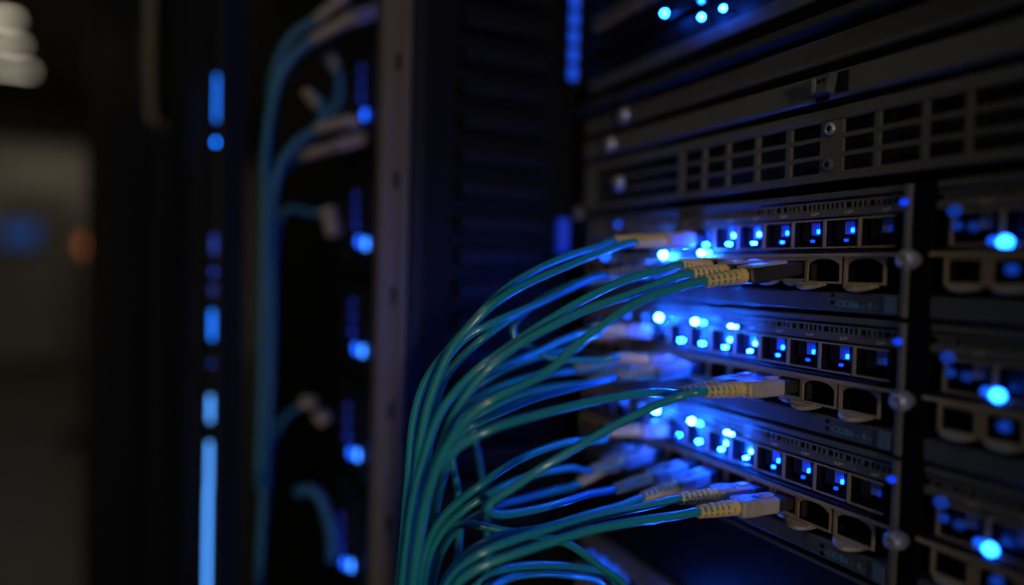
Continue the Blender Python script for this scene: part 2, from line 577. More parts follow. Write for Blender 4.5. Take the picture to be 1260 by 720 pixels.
def led_me(kind, strength, col):
    key = (kind, round(strength, 3), col)
    if key not in LEDME:
        src = {'a': ME_LEDA, 'b': ME_LEDB, 'c': ME_LEDC, 'd': ME_LEDD}[kind]
        LEDME[key] = src.mesh('indicator_light', led_mat(strength, col))
    return LEDME[key]


def disc_led(parent, x, y, z, r, strength, col=BLUE, sx=1.0):
    mb = MB()
    n = 10
    mb.rings([[(sx * r * math.cos(2 * math.pi * i / n), yy, r * rr * math.sin(2 * math.pi * i / n)) for i in range(n)] for yy, rr in ((0.0004, 1.0), (-0.0006, 1.0), (-0.0011, 0.6))], smooth=False)
    return mb.build('indicator_light', led_mat(strength, col), parent).__setattr__('location', (x, y, z))


def switch_module(idx_top, x_left, label, bright, strip_leds=(), extra=(), sockets_used=(), group='stacked switch modules', lit=range(1, 8), plain=False):
    """front face at y = 0, empty at the bottom left corner"""
    zb = idx_top - U
    t = thing('switch_module', label, 'network switch', (x_left, 0, zb), group)
    Z = lambda off: U - off          # off is metres below the top edge
    MB().box(0, W, 0.0085, 0.30, 0.0004, U - 0.0004).build('body', M_BLACK, t)
    MB().box(0, W, -0.0010, 0.0085, Z(0.0026), Z(0.0003), 0.0004).build('top_lip', M_PANEL, t)
    g = MB()
    g.box(0, W, 0.0, 0.004, Z(0.0042), Z(0.0034))
    g.box(0, W, 0.0, 0.004, Z(0.0068), Z(0.0062))
    x = 0.002
    rnd = random.Random(int(idx_top * 1000) + int(x_left * 100))
    while x < W - 0.003:
        g.box(x, x + 0.0007, 0.0, 0.004, Z(0.0062), Z(0.0042))
        x += 0.0020 if rnd.random() < 0.75 else 0.0033
    g.build('vent_grille', M_STRIP, t)
    st = MB().box(0, W, -0.0008, 0.0085, Z(0.0092), Z(0.0068), 0.0003).build('label_strip', M_STRIP, t)
    mk = MB()
    for i in range(13):
        xx = XPORT - XL - PP * i + 0.009
        if xx < 0.004:
            continue
        for (a, b, c, d) in ((0, .0005, .0, .0011), (.0008, .0015, .0, .0006), (.0017, .0021, .0, .0012), (.0024, .0032, .0004, .0010)):
            mk.box(xx + a, xx + b, -0.00095, -0.0006, Z(0.0084) + c, Z(0.0084) + d)
    mk.build('printed_mark', M_PRINT, st)
    # upper ports
    if plain:
        MB().box(0.001, W - 0.003, 0.001, 0.0085, Z(0.0350), Z(0.0095)).build('face_plate', M_BLACK, t)
    for i in range(0 if plain else 13):
        xx = XPORT - XL - PP * i
        if xx < 0.001:
            continue
        c = link('port_cage', ME_PORT, t, (xx, 0, Z(0.0099)))
        link('cage_liner', ME_WALL, c)
        link('dust_plug', ME_PLUGB, c)
        link('light_pipe', pipe_me(round(0.16 * min(1.0, bright) * (0.02 if i > 7 else 1.0 if i > 2 else (0.12, 0.5, 0.8)[i]), 3)), c)
        k = bright * (1.0 if i > 3 else (0.30, 0.50, 0.70, 0.9)[i])
        if i in lit:
            if i < 6:
                link('indicator_light', led_me('c' if i > 3 else 'a', (1200 if i > 3 else 70) * k, BLUE), c)
            link('indicator_light', led_me('d' if i > 3 else 'b', (900 if i > 3 else (40 if i == 3 else 5)) * k, BLUE), c)
        else:
            link('indicator_light', led_me('a', 1.2 * k, BLUE), c)
    # ledge between the rows
    MB().box(0, W - 0.010, -0.0030, 0.0085, Z(0.0232), Z(0.0212), 0.0004).build('ledge', M_BLACK, t)
    if not plain:
        MB().box(0, XRJ1 - XL + 0.024, -0.0034, -0.0030, Z(0.0236), Z(0.0224)).build('ledge_edge', M_TIN, t)
    # lower row
    for i in range(0 if plain else 2):
        xx = XRJ1 - XL - RJP * i
        j = link('jack_frame', ME_RJ, t, (xx, 0, Z(0.0236)))
        link('jack_liner', ME_RJLN, j)
        if i == 1:
            link('contact', ME_CONT, j)
        link('latch_lip', ME_LIP, j, (0.0003 - 0.004 * i, -0.0015, -0.0096))
    xk = XBAY - XL - 0.0061
    k = 0
    while xk > 0.001 and not plain:
        s = link('fibre_socket', ME_SOCK, t, (xk, 0, Z(0.0238)))
        link('socket_liner', ME_SOCKLN, s)
        link('socket_core', ME_SOCKIN, s) if k not in sockets_used else None
        link('latch_lip', ME_LIPS, s, (0.0006, -0.001, -0.0090))
        xk -= BAYP
        k += 1
    # gap filler right of the nearest socket
    if not plain:
        MB().box(XBAY - XL + 0.0064, XRJ1 - XL - RJP - 0.0004, 0.0, 0.008, Z(0.0330), Z(0.0236)).build('filler', M_COLLAR, t)
    # lower bezel
    bz = MB().box(0, W, -0.0022, 0.0085, Z(0.0430), Z(0.0362), 0.0006).build('lower_bezel', M_BEZEL, t)
    link('printed_text', ME_TEXT, bz, (XRJ1 - XL - 0.003, -0.0023, Z(0.0412)))
    pl = MB()
    pl.box(0, 0.0040, -0.0034, -0.0022, 0, 0.0058)
    pl.build('latch_plate', M_PLATE, bz).location = (W - 0.0075, 0, Z(0.0424))
    MB().box(0.0012, 0.0028, -0.0036, -0.0034, 0.0008, 0.0022).box(0.0012, 0.0028, -0.0036, -0.0034, 0.0034, 0.0048).build('plate_hole', M_BLACK, bz.children[-1]) if bz.children else None
    # right ear and thumb screw
    MB().box(W - 0.0022, W, -0.0034, 0.0085, Z(0.0435), Z(0.0006), 0.0004).build('ear', M_STRIP, t)
    sx = on_y(1111, 316, -0.009).x - XL
    sc = MB().lathe((sx, 0.0, Z(0.0248)), (0, -1, 0), [(0, .0020), (.0040, .0020), (.0040, .0024), (.0046, .0027), (.0086, .0027), (.0096, .0021), (.0098, .0012), (.0090, .0008)], 20).build('thumb_screw', M_STEEL, t)
    kn = MB()
    for i in range(16):
        a = 2 * math.pi * i / 16
        kn.box(sx + .0027 * math.cos(a) - .0003, sx + .0027 * math.cos(a) + .0003, -0.0084, -0.0048, Z(0.0248) + .0027 * math.sin(a) - .0003, Z(0.0248) + .0027 * math.sin(a) + .0003)
    kn.build('knurling', M_STEEL, sc)
    disc_led(t, W - 0.0010, -0.0046, Z(0.0256), 0.0012, 0.9)
    disc_led(t, W - 0.0010, -0.0046, Z(0.0065), 0.0012, 0.8)
    # bright lights on the label strip, given as photo columns
    for (xx, off, r, s, sx_) in strip_leds:
        MB().lathe((xx - x_left, -0.0046, Z(off)), (0, 1, 0), [(0, .0006), (.0050, .0006)], 8).build('light_stem', M_BLACK, t)
        disc_led(t, xx - x_left, -0.0050 if off < 0.02 else -0.0056, Z(off), r, s, CYAN, sx_)
    for (xx, off, y, r, s) in extra:
        disc_led(t, xx - x_left, y, Z(off), r, s, CYAN)
    return t


def fx(px, py=300):
    return on_y(px, py).x


S1 = ((fx(825), 0.0076, .0011, 1000, 1.0), (fx(870), 0.0076, .0011, 1000, 1.0), (fx(880), 0.0076, .0010, 60, 1.6), (fx(915), 0.0077, .0007, 900, 1.0), (fx(921), 0.0078, .0006, 400, 1.0),
      (fx(785), 0.0080, .0014, 3, 1.0), (fx(808), 0.0080, .0014, 3, 1.0))
S5 = ((fx(750), 0.0100, .0026, 0.8, 1.3), (fx(764), 0.0100, .0030, 1.2, 1.3), (fx(778), 0.0104, .0032, 1.0, 1.3), (fx(790), 0.0108, .0028, 0.6, 1.3), (fx(860), 0.0076, .0014, 500, 1.0), (fx(880), 0.0076, .0014, 500, 1.0))  # wide dim discs glow in place of a blue-lit ledge
M1L = ((fx(829), 0.0222, .0010, 1200, 1.2), (fx(876), 0.0216, .0009, 900, 1.0), (fx(884), 0.0216, .0010, 100, 1.6), (fx(756), 0.0222, .0017, 6, 1.0), (fx(770), 0.0060, .0016, 1.0, 1.0))
switch_module(Z_TOP, XL, 'topmost of three stacked dark switch modules, just below the slotted server panel', 0.8, M1L)
switch_module(Z_TOP - U, XL, 'middle of three stacked dark switch modules with three bright lights along its edge', 1.0, S1)
switch_module(Z_TOP - 2 * U, XL, 'lowest of three stacked dark switch modules, above the plain black panel', 1.0, S1)
switch_module(Z_TOP - 4 * U, XL, 'switch module at the bottom edge of the picture, below the plain black panel', 0.9, S5, lit=(4, 5, 6, 7))
X2 = XR + (on_y(1152, 300).x - on_y(1126, 300).x)
RB = lambda off: ((on_y(1240, 300).x, off, -0.001, .0019, 26), (on_y(1224, 300).x, off - 0.0006, -0.0004, .0013, 1.4))
RD = lambda: ((on_y(1176, 300).x, 0.0100, -0.001, .0020, 0.22), (on_y(1200, 300).x, 0.0150, -0.001, .0015, 0.14), (on_y(1250, 300).x, 0.0275, -0.001, .0016, 0.3), (on_y(1180, 300).x, 0.0145, -0.001, .0014, 0.2))
for k, (lab, off) in enumerate((('topmost blurred switch module at the right edge with one glowing white-blue light', 0.0198),
                                ('middle blurred switch module at the right edge with one glowing white-blue light', 0.0190),
                                ('lowest blurred switch module at the right edge with one glowing white-blue light', 0.0190))):
    switch_module(Z_TOP - k * U, X2, lab, 0.012, (), RB(off) + RD(), group='switch modules of the right-hand column')
switch_module(Z_TOP + 0.1135, XL, 'switch module at the top edge of the picture with three blue lights'  , 0.02,
              ((fx(830, 17), 0.0212, .0012, 160, 1.0), (fx(876, 22), 0.0312, .0012, 160, 1.0), (fx(903, 11), 0.0318, .0012, 160, 1.0), (fx(876, 0), 0.0240, .0010, 24, 1.0)), plain=True)
# chassis divider between the two columns, and blank panels
t = thing('chassis_divider', 'dark vertical divider between the two columns of switch modules', 'divider', (XR, 0, Z_TOP - 5 * U))
MB().box(0.0006, X2 - XR - 0.0006, -0.0015, 0.30, 0, 5 * U).build('divider_bar', M_BLACK, t)
MB().box(0.0010, X2 - XR - 0.0010, -0.0022, -0.0015, 0.002, 5 * U - 0.002).build('divider_face', M_SIDE, t)
t = thing('blanking_panel', 'plain black blanking panel below the lowest of the three switch modules', 'panel', (XL, 0, Z_TOP - 4 * U))
MB().box(0, W, 0.0015, 0.02, 0.0006, U - 0.0006, 0.0006).build('plate', M_BLACK, t)
MB().box(0.002, W - 0.002, 0.0002, 0.0015, U - 0.0030, U - 0.0016).build('top_edge', M_BEZEL, t)
t = thing('blanking_panel', 'tall black blanking panel above the topmost switch module', 'panel', (XL, 0, Z_TOP + 0.1140))
MB().box(0, 2 * W, 0.0015, 0.02, 0.0, 3 * U, 0.0006).build('plate', M_BLACK, t)
t = thing('blanking_panel', 'black blanking panel right of the topmost switch module', 'panel', (XR + 0.001, 0, Z_TOP + 0.1135 - U))
MB().box(0, W, 0.0015, 0.02, 0.0, U, 0.0006).build('plate', M_BLACK, t)
t = thing('blanking_panel', 'black blanking panel at the lower right corner beside the dark divider', 'panel', (X2, 0, Z_TOP - 4 * U))
MB().box(0, W, 0.0015, 0.02, 0.0006, U - 0.0006, 0.0006).build('plate', M_BLACK, t)

# ------------------------------------------------------------------ servers above
XF = 0.117
SVW = XF - XL


def hz_(h):
    return Z_TOP + h / 1000.0


t = thing('vented_server', 'dark grey server front with three rows of slots and two screws', 'server', (XL, 0, hz_(3.5)))
zo = hz_(3.5)
MB().box(0, SVW, 0.010, 0.35, 0.0002, 0.0262).build('body', M_BLACK, t)
bz = MB()
rows = [(6.6, 11.6), (13.2, 18.2), (19.8, 24.8)]
y0, y1 = -0.003, -0.0014
zc = [3.5, 6.6, 11.6, 13.2, 18.2, 19.8, 24.8, 29.6]
bz.box(0, SVW, y0, y1, 0, (rows[0][0] - 3.5) / 1000)
for a, b in ((11.6, 13.2), (18.2, 19.8)):
    bz.box(0, SVW, y0, y1, (a - 3.5) / 1000, (b - 3.5) / 1000)
bz.box(0, SVW, y0, y1, (24.8 - 3.5) / 1000, (29.6 - 3.5) / 1000, 0.0006)
muls = []
for px, wd in ((838, .003), (866, .0018), (895, .0018), (931, .0020), (970, .0022), (1078, .0018), (1136, .0018), (1190, .0018)):
    muls.append((on_y(px, 180, -0.003).x - XL, wd))
sxa, sxb = on_y(1009, 180, -0.003).x - XL, on_y(1036, 180, -0.003).x - XL
muls.append(((sxa + sxb) / 2, sxb - sxa))
muls += [(0.0, 0.02), (SVW, 0.06)]
for a, b in rows:
    for mx, wd in muls:
        bz.box(max(0, mx - wd / 2), min(SVW, mx + wd / 2), y0, y1, (a - 3.5) / 1000, (b - 3.5) / 1000)
bezel = bz.build('slotted_bezel', M_PANEL, t)
# perforated mesh behind the slots
mm = bpy.data.materials.new('perforated_mesh')
mm.use_nodes = True
nt = mm.node_tree
bs = nt.nodes.get('Principled BSDF')
tc = nt.nodes.new('ShaderNodeTexCoord')
vo = nt.nodes.new('ShaderNodeTexVoronoi')
vo.feature = 'DISTANCE_TO_EDGE'
vo.inputs['Scale'].default_value = 620
nt.links.new(tc.outputs['Object'], vo.inputs['Vector'])
rp = nt.nodes.new('ShaderNodeValToRGB')
rp.color_ramp.elements[0].color = (0.05, 0.048, 0.045, 1)
rp.color_ramp.elements[1].color = (0.004, 0.004, 0.004, 1)
rp.color_ramp.elements[0].position = 0.04
rp.color_ramp.elements[1].position = 0.10
nt.links.new(vo.outputs['Distance'], rp.inputs[0])
nt.links.new(rp.outputs[0], bs.inputs['Base Color'])
bs.inputs['Roughness'].default_value = 0.4
MB().box(0.005, SVW - 0.02, 0.0010, 0.0025, 0.002, 0.0225).build('perforated_mesh', mm, t)
for (qx, qy) in ((1022, 159), (1019.5, 203)):
    q = on_y(qx, qy, -0.003)
    s = MB().lathe((q.x - XL, -0.003, q.z - zo), (0, -1, 0), [(0, .0024), (.0008, .0024), (.0014, .0018), (.0014, .0011), (.0006, .0009)], 16).build('screw', M_STEEL if qy < 180 else M_BEZEL, t)
    MB().lathe((q.x - XL, -0.0038, q.z - zo), (0, -1, 0), [(0, .0009), (.0003, .0009)], 10).build('screw_socket', M_BLACK, s)

t = thing('storage_server', 'plain dark grey server front with a small dark latch', 'server', (XL, 0, hz_(32.4)))
zo = hz_(32.4)
MB().box(0, SVW, 0.0045, 0.35, 0.0, 0.0095).build('body', M_BLACK, t)
MB().box(0, SVW, -0.0040, 0.0045, 0.0, 0.0098, 0.0008).build('front_plate', M_PANEL, t)
q = on_y(1000, 106, -0.004)
q2 = on_y(1034, 98, -0.004)
hx0, hx1 = q.x - XL, q2.x - XL
la = MB().prism_y([(hx0, 0.0075), (hx0 + 0.0030, 0.0018), (hx0 + 0.0095, 0.0018), (hx1 - 0.0005, 0.0082)], -0.0085, -0.0040).build('latch', M_BEZEL, t)
MB().box(hx1 - 0.0010, hx1 + 0.0035, -0.0046, -0.0040, 0.0016, 0.0086).build('latch_recess', M_BLACK, la)
MB().box(hx0 + 0.002, hx0 + 0.0075, -0.0043, -0.0040, -0.0002, 0.0018).build('latch_recess', M_BLACK, la)
dt = MB()
for dx, dz in ((0.0045, 0.0055), (0.0068, 0.0058), (0.0088, 0.0060)):
    dt.lathe((hx0 + dx, -0.0085, dz), (0, -1, 0), [(0, .0007), (.0002, .0007)], 10)
dt.build('latch_rivet', M_BLACK, la)
MB().box(hx0 + 0.0036, hx0 + 0.0052, -0.0088, -0.0085, 0.0024, 0.0072).build('latch_mark', M_STEEL, la)

t = thing('storage_server', 'upper plain dark grey server front with a thin bright top edge', 'server', (XL, 0, hz_(46.0)))
MB().box(0, SVW, 0.0045, 0.35, 0.0, 0.0085).build('body', M_BLACK, t)
MB().box(0, SVW, -0.0040, 0.0045, 0.0, 0.0090, 0.0008).build('front_plate', M_PANEL, t)
MB().box(on_y(935, 80, -.004).x - XL, SVW, -0.0046, -0.0040, 0.0080, 0.0088).build('edge_strip', M_STRIP, t)

for (srv, qx, qy) in (('storage_server', 751, 191), ('storage_server.001', 768, 137), ('vented_server', 762, 226)):
    o = bpy.data.objects[srv]
    q = on_y(qx, qy, -0.004)
    link('face_screw', screw_me, o, (q.x - XL, -0.0036, min(max(q.z - o.location.z, 0.005), 0.02 if srv == 'vented_server' else 0.005)))
t = thing('equipment_shelf', 'glossy dark shelf lip catching blue reflections under the top switch module', 'shelf', (XL, 0, hz_(57.4)))
MB().box(0, SVW, -0.012, 0.30, 0.0, 0.0012).build('shelf_plate', M_SHELF, t)
MB().prism_y([(0, 0.0012), (SVW, 0.0012), (SVW, 0.0058), (0, 0.0058)], -0.006, -0.0045).build('shelf_lip', M_SHELF, t)
MB().box(0, SVW, 0.012, 0.30, 0.0012, 0.0115).build('dark_filler', M_BLACK, t)


# ------------------------------------------------------------------ fibre cables
L_BODY, L_BOOT = 0.0245, 0.0185
R_CAB = 0.00152


def orient(o, d):
    """matrix: local -y -> d, local z as up as possible, at o"""
    d = d.normalized()
    y = -d
    z = Vector((0, 0, 1))
    x = y.cross(z).normalized()
    z = x.cross(y)
    m = Matrix((x, y, z)).transposed().to_4x4()
    return Matrix.Translation(o) @ m


def connector(t, tip, d, base, dark=False):
    """square push-pull fibre connector, axis d, plus ribbed boot. returns the boot end and direction"""
    M = orient(tip - base, d)
    w, h = 0.0080, 0.0059
    b = MB()
    # body with chamfered rear end, tapering grip
    def sect(y, ww, hh, c=0.0007):
        return [(-ww / 2 + c, y, -hh / 2), (ww / 2 - c, y, -hh / 2), (ww / 2, y, -hh / 2 + c), (ww / 2, y, hh / 2 - c), (ww / 2 - c, y, hh / 2), (-ww / 2 + c, y, hh / 2), (-ww / 2, y, hh / 2 - c), (-ww / 2, y, -hh / 2 + c)]
    b.rings([sect(-0.0062, w, h), sect(-0.0066, w, h), sect(-0.0238, w, h), sect(-0.0245, w * 0.86, h * 0.86)], smooth=False)
    b.xform(M)
    body = b.build('connector_housing', M_COLLAR if dark else M_BODY, t)
    if dark:  # shade painted into the housing colour, pale plate added as its lit top
        tp = MB().box(-w / 2 + 0.0006, w / 2 + 0.0002, -0.0242, -0.0070, h / 2 - 0.0002, h / 2 + 0.0007)
        tp.xform(M)
        tp.build('lit_top_plate', M_BODY, body)
    n = MB()
    n.rings([sect(0.0040, 0.0074, 0.0050), sect(-0.0062, 0.0074, 0.0050)], smooth=False)
    n.xform(M)
    n.build('connector_nose', M_COLLAR, t)
    g = MB()
    for i in range(7):
        y = -0.0232 + i * 0.00125
        g.rings([sect(y, w + 0.0005, h + 0.0004), sect(y - 0.0005, w + 0.0005, h + 0.0004)], smooth=False)
    g.xform(M)
    g.build('grip_ribs', M_COLLAR if dark else M_BODY, body)
    k = MB()
    k.box(-0.0014, 0.0014, -0.0120, -0.0066, h / 2 - 0.0001, h / 2 + 0.0009)
    k.xform(M)
    k.build('key', M_BODY, body)
    r = MB()
    r.lathe((0, -0.0150, h / 2 - 0.0002), (0, 0, 1), [(0, .0016), (.0005, .0016), (.00055, .0011), (.0003, .0009)], 14)
    r.xform(M)
    r.build('latch_dimple', M_COLLAR, body)
    # boot: core + ribs + two rails
    bo = MB()
    y0 = -L_BODY
    prof = [(0, .0029), (.0016, .0029), (.0020, .0017), (.0024, .0016)]
    bo.lathe((0, y0, 0), (0, -1, 0), prof, 14)
    nr = 6
    for i in range(nr):
        u = (i + 0.9) / nr
        yy = 0.0016 + (L_BOOT - 0.0022) * u
        rr = 0.0030 - 0.0006 * u
        bo.lathe((0, y0 - yy + 0.0004, 0), (0, -1, 0), [(0, rr - .0014), (.0001, rr), (.0008, rr), (.0009, rr - .0014)], 14)
    bo.xform(M)
    boot = bo.build('strain_relief_boot', M_BOOT, t)
    rl = MB()
    for s in (-1, 1):
        rl.rings([[(s * a, y0 - y, z) for a, z in ((ra - .0012, -.00028), (ra, -.00028), (ra, .00028), (ra - .0012, .00028))] for y, ra in ((.001, .0028), (L_BOOT, .0022))], smooth=False)
    rl.xform(M)
    rl.build('boot_rail', M_BOOT, boot)
    end = tip + d.normalized() * (L_BODY + L_BOOT)
    return end


def plug_point(module, row, slot):
    """where a connector meets the face"""
    zt = Z_TOP - module * U
    if row == 'lo':
        return Vector((XBAY - slot * BAYP, -0.0035, zt - ROW_LO))
    return Vector((XPORT - slot * PP + 0.0066, -0.0035, zt - ROW_UP))


def direction(tip, bp):
    """axis from the tip so that the boot end shows at photo point bp (kept close to the face normal)"""
    q = on_y(bp[0], bp[1], tip.y - (L_BODY + L_BOOT) * 0.985)
    d = (q - tip)
    d.x = max(-0.012, min(0.012, d.x))
    d.z = max(-0.016, min(0.010, d.z))
    d.y = -(L_BODY + L_BOOT) * 0.97
    return d.normalized()


def cable(label, plug, boot, pts, zb, m=M_AQUA, plug2=None, boot2=None, r=R_CAB, tail=True, dark=False, zmid=None, group='aqua fibre cables'):
    tip = plug_point(*plug)
    d = direction(tip, boot)
    base = Vector((tip.x, tip.y, tip.z))
    t = thing('fibre_cable', label, 'cable', base, group)
    end = connector(t, tip, d, base, dark)
    path = [end - d * (L_BOOT - 0.001), end - d * 0.008, end + d * 0.003]
    zs = depth(end)
    if plug2 is None:
        pxe, pxs = 600.0, proj(end)[0]
        for i, q in enumerate(pts):
            u = max(0.0, min(1.0, (pxs - q[0]) / (pxs - pxe)))
            z = zs + (zb - zs) * (u ** 0.9)
            path.append(at(q[0], q[1], z + (q[2] if len(q) > 2 else 0.0)))
        if tail:
            lx, ly = pts[-1][0], pts[-1][1]
            path += [at(lx - 5, ly + 45, zb + 0.002), at(lx - 8, ly + 120, zb + 0.006), at(lx - 8, ly + 230, zb + 0.012)]
    else:
        tip2 = plug_point(*plug2)
        d2 = direction(tip2, boot2)
        end2 = connector(t, tip2, d2, base, dark)
        z2 = depth(end2)
        n = len(pts)
        for i, q in enumerate(pts):
            u = (i + 1) / (n + 1)
            bow = math.sin(math.pi * u)
            z = zs + (z2 - zs) * u
            z = z + (zb - z) * min(1.0, bow * 1.1)
            path.append(at(q[0], q[1], z))
        path += [end2 + d2 * 0.003, end2 - d2 * 0.008, end2 - d2 * (L_BOOT - 0.001)]
    path = [p - base for p in path]
    MB().tube(smooth_path(path, 8), r, 12).build('cable_jacket', m, t)
    return t


# top module, upper row pair
cable('aqua fibre cable highest in the picture, in front of its twin, leaving the top module', (0, 'up', 6), (786, 298),
      [(747, 308), (697, 328), (647, 350), (607, 374), (580, 400), (557, 427), (543, 455), (529, 492), (518, 540), (510, 610), (503, 690)], 0.236)
cable('aqua fibre cable that forms the highest outer arc, behind its twin, leaving the top module', (0, 'up', 7), (770, 296),
      [(740, 302), (693, 317), (647, 339), (613, 363), (587, 390), (560, 420), (537, 448), (520, 476), (508, 520), (503, 580), (498, 640), (494, 690)], 0.250)
# top module lower row, near ones
cable('thick-looking aqua cable in front, with gold boot, nearest plug of the top module', (0, 'lo', 0), (868, 346),
      [(840, 352), (780, 374), (733, 407), (707, 427), (680, 453), (647, 472), (607, 491), (581, 510), (558, 537), (538, 575), (523, 625), (512, 690)], 0.214, dark=True)
cable('aqua cable with pale ribbed boot, second plug of the top module', (0, 'lo', 1), (850, 337),
      [(830, 341), (780, 361), (727, 379), (684, 399), (640, 423), (605, 450), (578, 480), (556, 517), (540, 560), (525, 620), (513, 690)], 0.228, dark=True)
cable('aqua cable arching just above the second plug cable, third plug of the top module', (0, 'lo', 2), (838, 327),
      [(820, 331), (780, 341), (733, 361), (680, 391), (637, 419), (613, 436), (590, 453), (564, 478), (541, 510), (524, 555), (510, 610), (499, 690)], 0.232, dark=True)
# loop from top module to middle module
cable('aqua cable looping tightly back from the top module to the middle module', (0, 'lo', 4), (748, 338),
      [(725, 343), (695, 354), (662, 371), (640, 390), (631, 405), (637, 419), (653, 428), (677, 440), (713, 444), (745, 443)], 0.288, plug2=(1, 'lo', 5), boot2=(772, 443))
cable('aqua cable running straight past the tight upper loop from the top module', (0, 'lo', 5), (744, 339),
      [(715, 348), (667, 371), (607, 397), (573, 416), (550, 441), (530, 482), (516, 540), (507, 620), (499, 690)], 0.257)
# middle module
cable('blurred aqua cable from the upper row of the middle module', (1, 'up', 8), (768, 411),
      [(740, 411), (715, 412), (690, 419), (667, 430), (640, 441), (607, 457), (573, 475), (545, 502), (529, 545), (516, 595), (508, 640), (502, 690)], 0.2525, M_AQUA2)
cable('aqua cable with gold boot left of the second plug of the middle module', (1, 'lo', 4), (760, 464),
      [(735, 470), (712, 476), (660, 490), (619, 506), (585, 522), (555, 542), (530, 572), (515, 608), (506, 660), (504, 700)], 0.244)
cable('aqua cable with a long blue-lit underside, second plug of the middle module', (1, 'lo', 1), (838, 483),
      [(815, 483), (780, 485), (720, 496), (660, 511), (607, 527), (566, 549), (541, 575), (526, 603), (517, 640), (511, 690)], 0.220)
cable('aqua cable looping sharply back from the middle module down to the lowest module', (1, 'lo', 0), (868, 482),
      [(836, 488), (802, 501), (757, 523), (712, 549), (667, 576), (630, 601), (606, 617), (600, 626), (612, 633), (649, 629), (690, 619), (724, 608)], 0.232, plug2=(2, 'lo', 4), boot2=(758, 601))
cable('dim aqua cable low behind the gold boot of the middle module', (1, 'lo', 6), (726, 470),
      [(700, 474), (660, 480), (620, 494), (590, 512), (567, 540), (550, 575), (538, 620), (530, 690)], 0.286, M_AQUA2)
# lowest module
cable('blurred aqua cable from the upper row of the lowest module, arching over the sharp loop', (2, 'up', 7), (775, 543),
      [(745, 540), (705, 543), (660, 556), (622, 575), (592, 597), (566, 616), (544, 638), (529, 664), (519, 700)], 0.246, M_AQUA2)
cable('blurred aqua cable from the left end of the lowest module, passing behind the sharp loop', (2, 'lo', 6), (727, 578),
      [(705, 576), (675, 580), (637, 590), (607, 605), (577, 623), (548, 649), (533, 673), (523, 700)], 0.250, M_AQUA2)
cable('aqua cable with ribbed yellow boot, second plug of the lowest module', (2, 'lo', 1), (836, 614),
      [(812, 619), (780, 626), (724, 638), (675, 652), (630, 665), (592, 681), (564, 702), (545, 730)], 0.226)
cable('aqua cable with ribbed yellow boot lowest in front, nearest plug of the lowest module', (2, 'lo', 0), (860, 630),
      [(836, 634), (780, 642), (724, 653), (675, 668), (630, 683), (589, 699), (560, 722)], 0.222)
cable('thin-looking aqua cable rising just behind the lowest front pair', (2, 'lo', 3), (790, 612),
      [(765, 622), (724, 633), (667, 650), (630, 656), (604, 664), (577, 680), (553, 706), (540, 735)], 0.240)
# bottom module: arcs along the lower edge
cable('aqua cable arcing along the bottom edge, uppermost of the bottom arcs', (4, 'up', 6), (790, 730),
      [(757, 712), (724, 700), (690, 696), (645, 696), (611, 704), (588, 720), (570, 745)], 0.236)
cable('aqua cable arcing along the bottom edge, middle of the bottom arcs', (4, 'up', 7), (776, 740),
      [(742, 722), (700, 708), (660, 706), (625, 712), (603, 726), (585, 750)], 0.228)
cable('aqua cable dropping steeply to the right at the bottom edge', (4, 'up', 5), (800, 745),
      [(770, 722), (739, 698), (715, 679), (695, 668), (662, 660), (619, 653), (592, 647), (562, 645), (540, 660), (525, 700)], 0.262, M_AQUA2)
# hanging runs behind the fan
for k, (lab, pl, bt, pts, zb) in enumerate((
        ('dim aqua cable hanging nearly straight down behind the fan of cables', (1, 'up', 9), (744, 420), [(715, 425), (670, 436), (625, 452), (595, 470), (577, 490), (582, 530), (590, 570), (597, 620), (600, 690)], 0.298),
        ('dim aqua cable sagging furthest back at the left of the fan', (1, 'lo', 7), (708, 455), [(680, 459), (630, 470), (585, 492), (560, 525), (556, 562), (563, 602), (566, 640), (562, 700)], 0.280),
        ('dim aqua cable along the left rim of the bundle', (0, 'lo', 6), (726, 345), [(690, 360), (640, 385), (600, 412), (568, 440), (545, 470), (534, 510), (527, 560), (521, 620), (513, 690)], 0.266),
        ('dim aqua cable low behind the sharp loop', (2, 'lo', 7), (708, 596), [(685, 603), (650, 612), (605, 625), (570, 645), (548, 670), (535, 705)], 0.274))):
    cable(lab, pl, bt, pts, zb, M_AQUA2)

# trough below the picture that takes the hanging cables
q = at(520, 950, 0.235)
t = thing('cable_trough', 'black cable trough on a leg below the hanging cables', 'cable trough', (q.x, q.y, 0))
zt = q.z - 0.03
yr = POST.y - 0.006 - q.y
MB().box(-0.10, 0.14, -0.07, yr, zt, zt + 0.004).build('tray', M_SIDE, t)
MB().box(-0.10, 0.14, -0.074, -0.07, zt, zt + 0.03).build('tray_wall', M_SIDE, t)
MB().box(-0.10, 0.14, yr - 0.003, yr, zt + 0.004, zt + 0.03).build('tray_wall', M_SIDE, t)
MB().box(0.0, 0.02, yr - 0.04, yr - 0.02, 0.0, zt).build('support_leg', M_SIDE, t)

# ------------------------------------------------------------------ neighbouring bay on the left
NY = -0.108
nb = thing('neighbour_rack', 'blurred black rack standing left of the grey post', 'rack', (-0.43, 0, 0))
nx0, nx1 = -1.30, XS - 0.022
MB().box(nx0 + .43, nx1 + .43, NY + 0.032, 0.6, 0.0, 2.05).build('cabinet', mat('cabinet_black', (0.003, 0.003, 0.004), 0.6, spec=0.1), nb)
MB().box(nx1 + .43 - 0.012, nx1 + .43, NY + 0.027, NY + 0.0315, 0.0, 2.05).build('frame_post', M_BLACK, nb)


MB().box(-0.16, nx1 + .43 - 0.0045, NY + 0.0045, NY + 0.026, 0.05, 2.0).build('face_panel', mat('cabinet_black', (0.003, 0.003, 0.004)), nb)


def on_yx(px, py, y):
    return on_y(px, py, y)


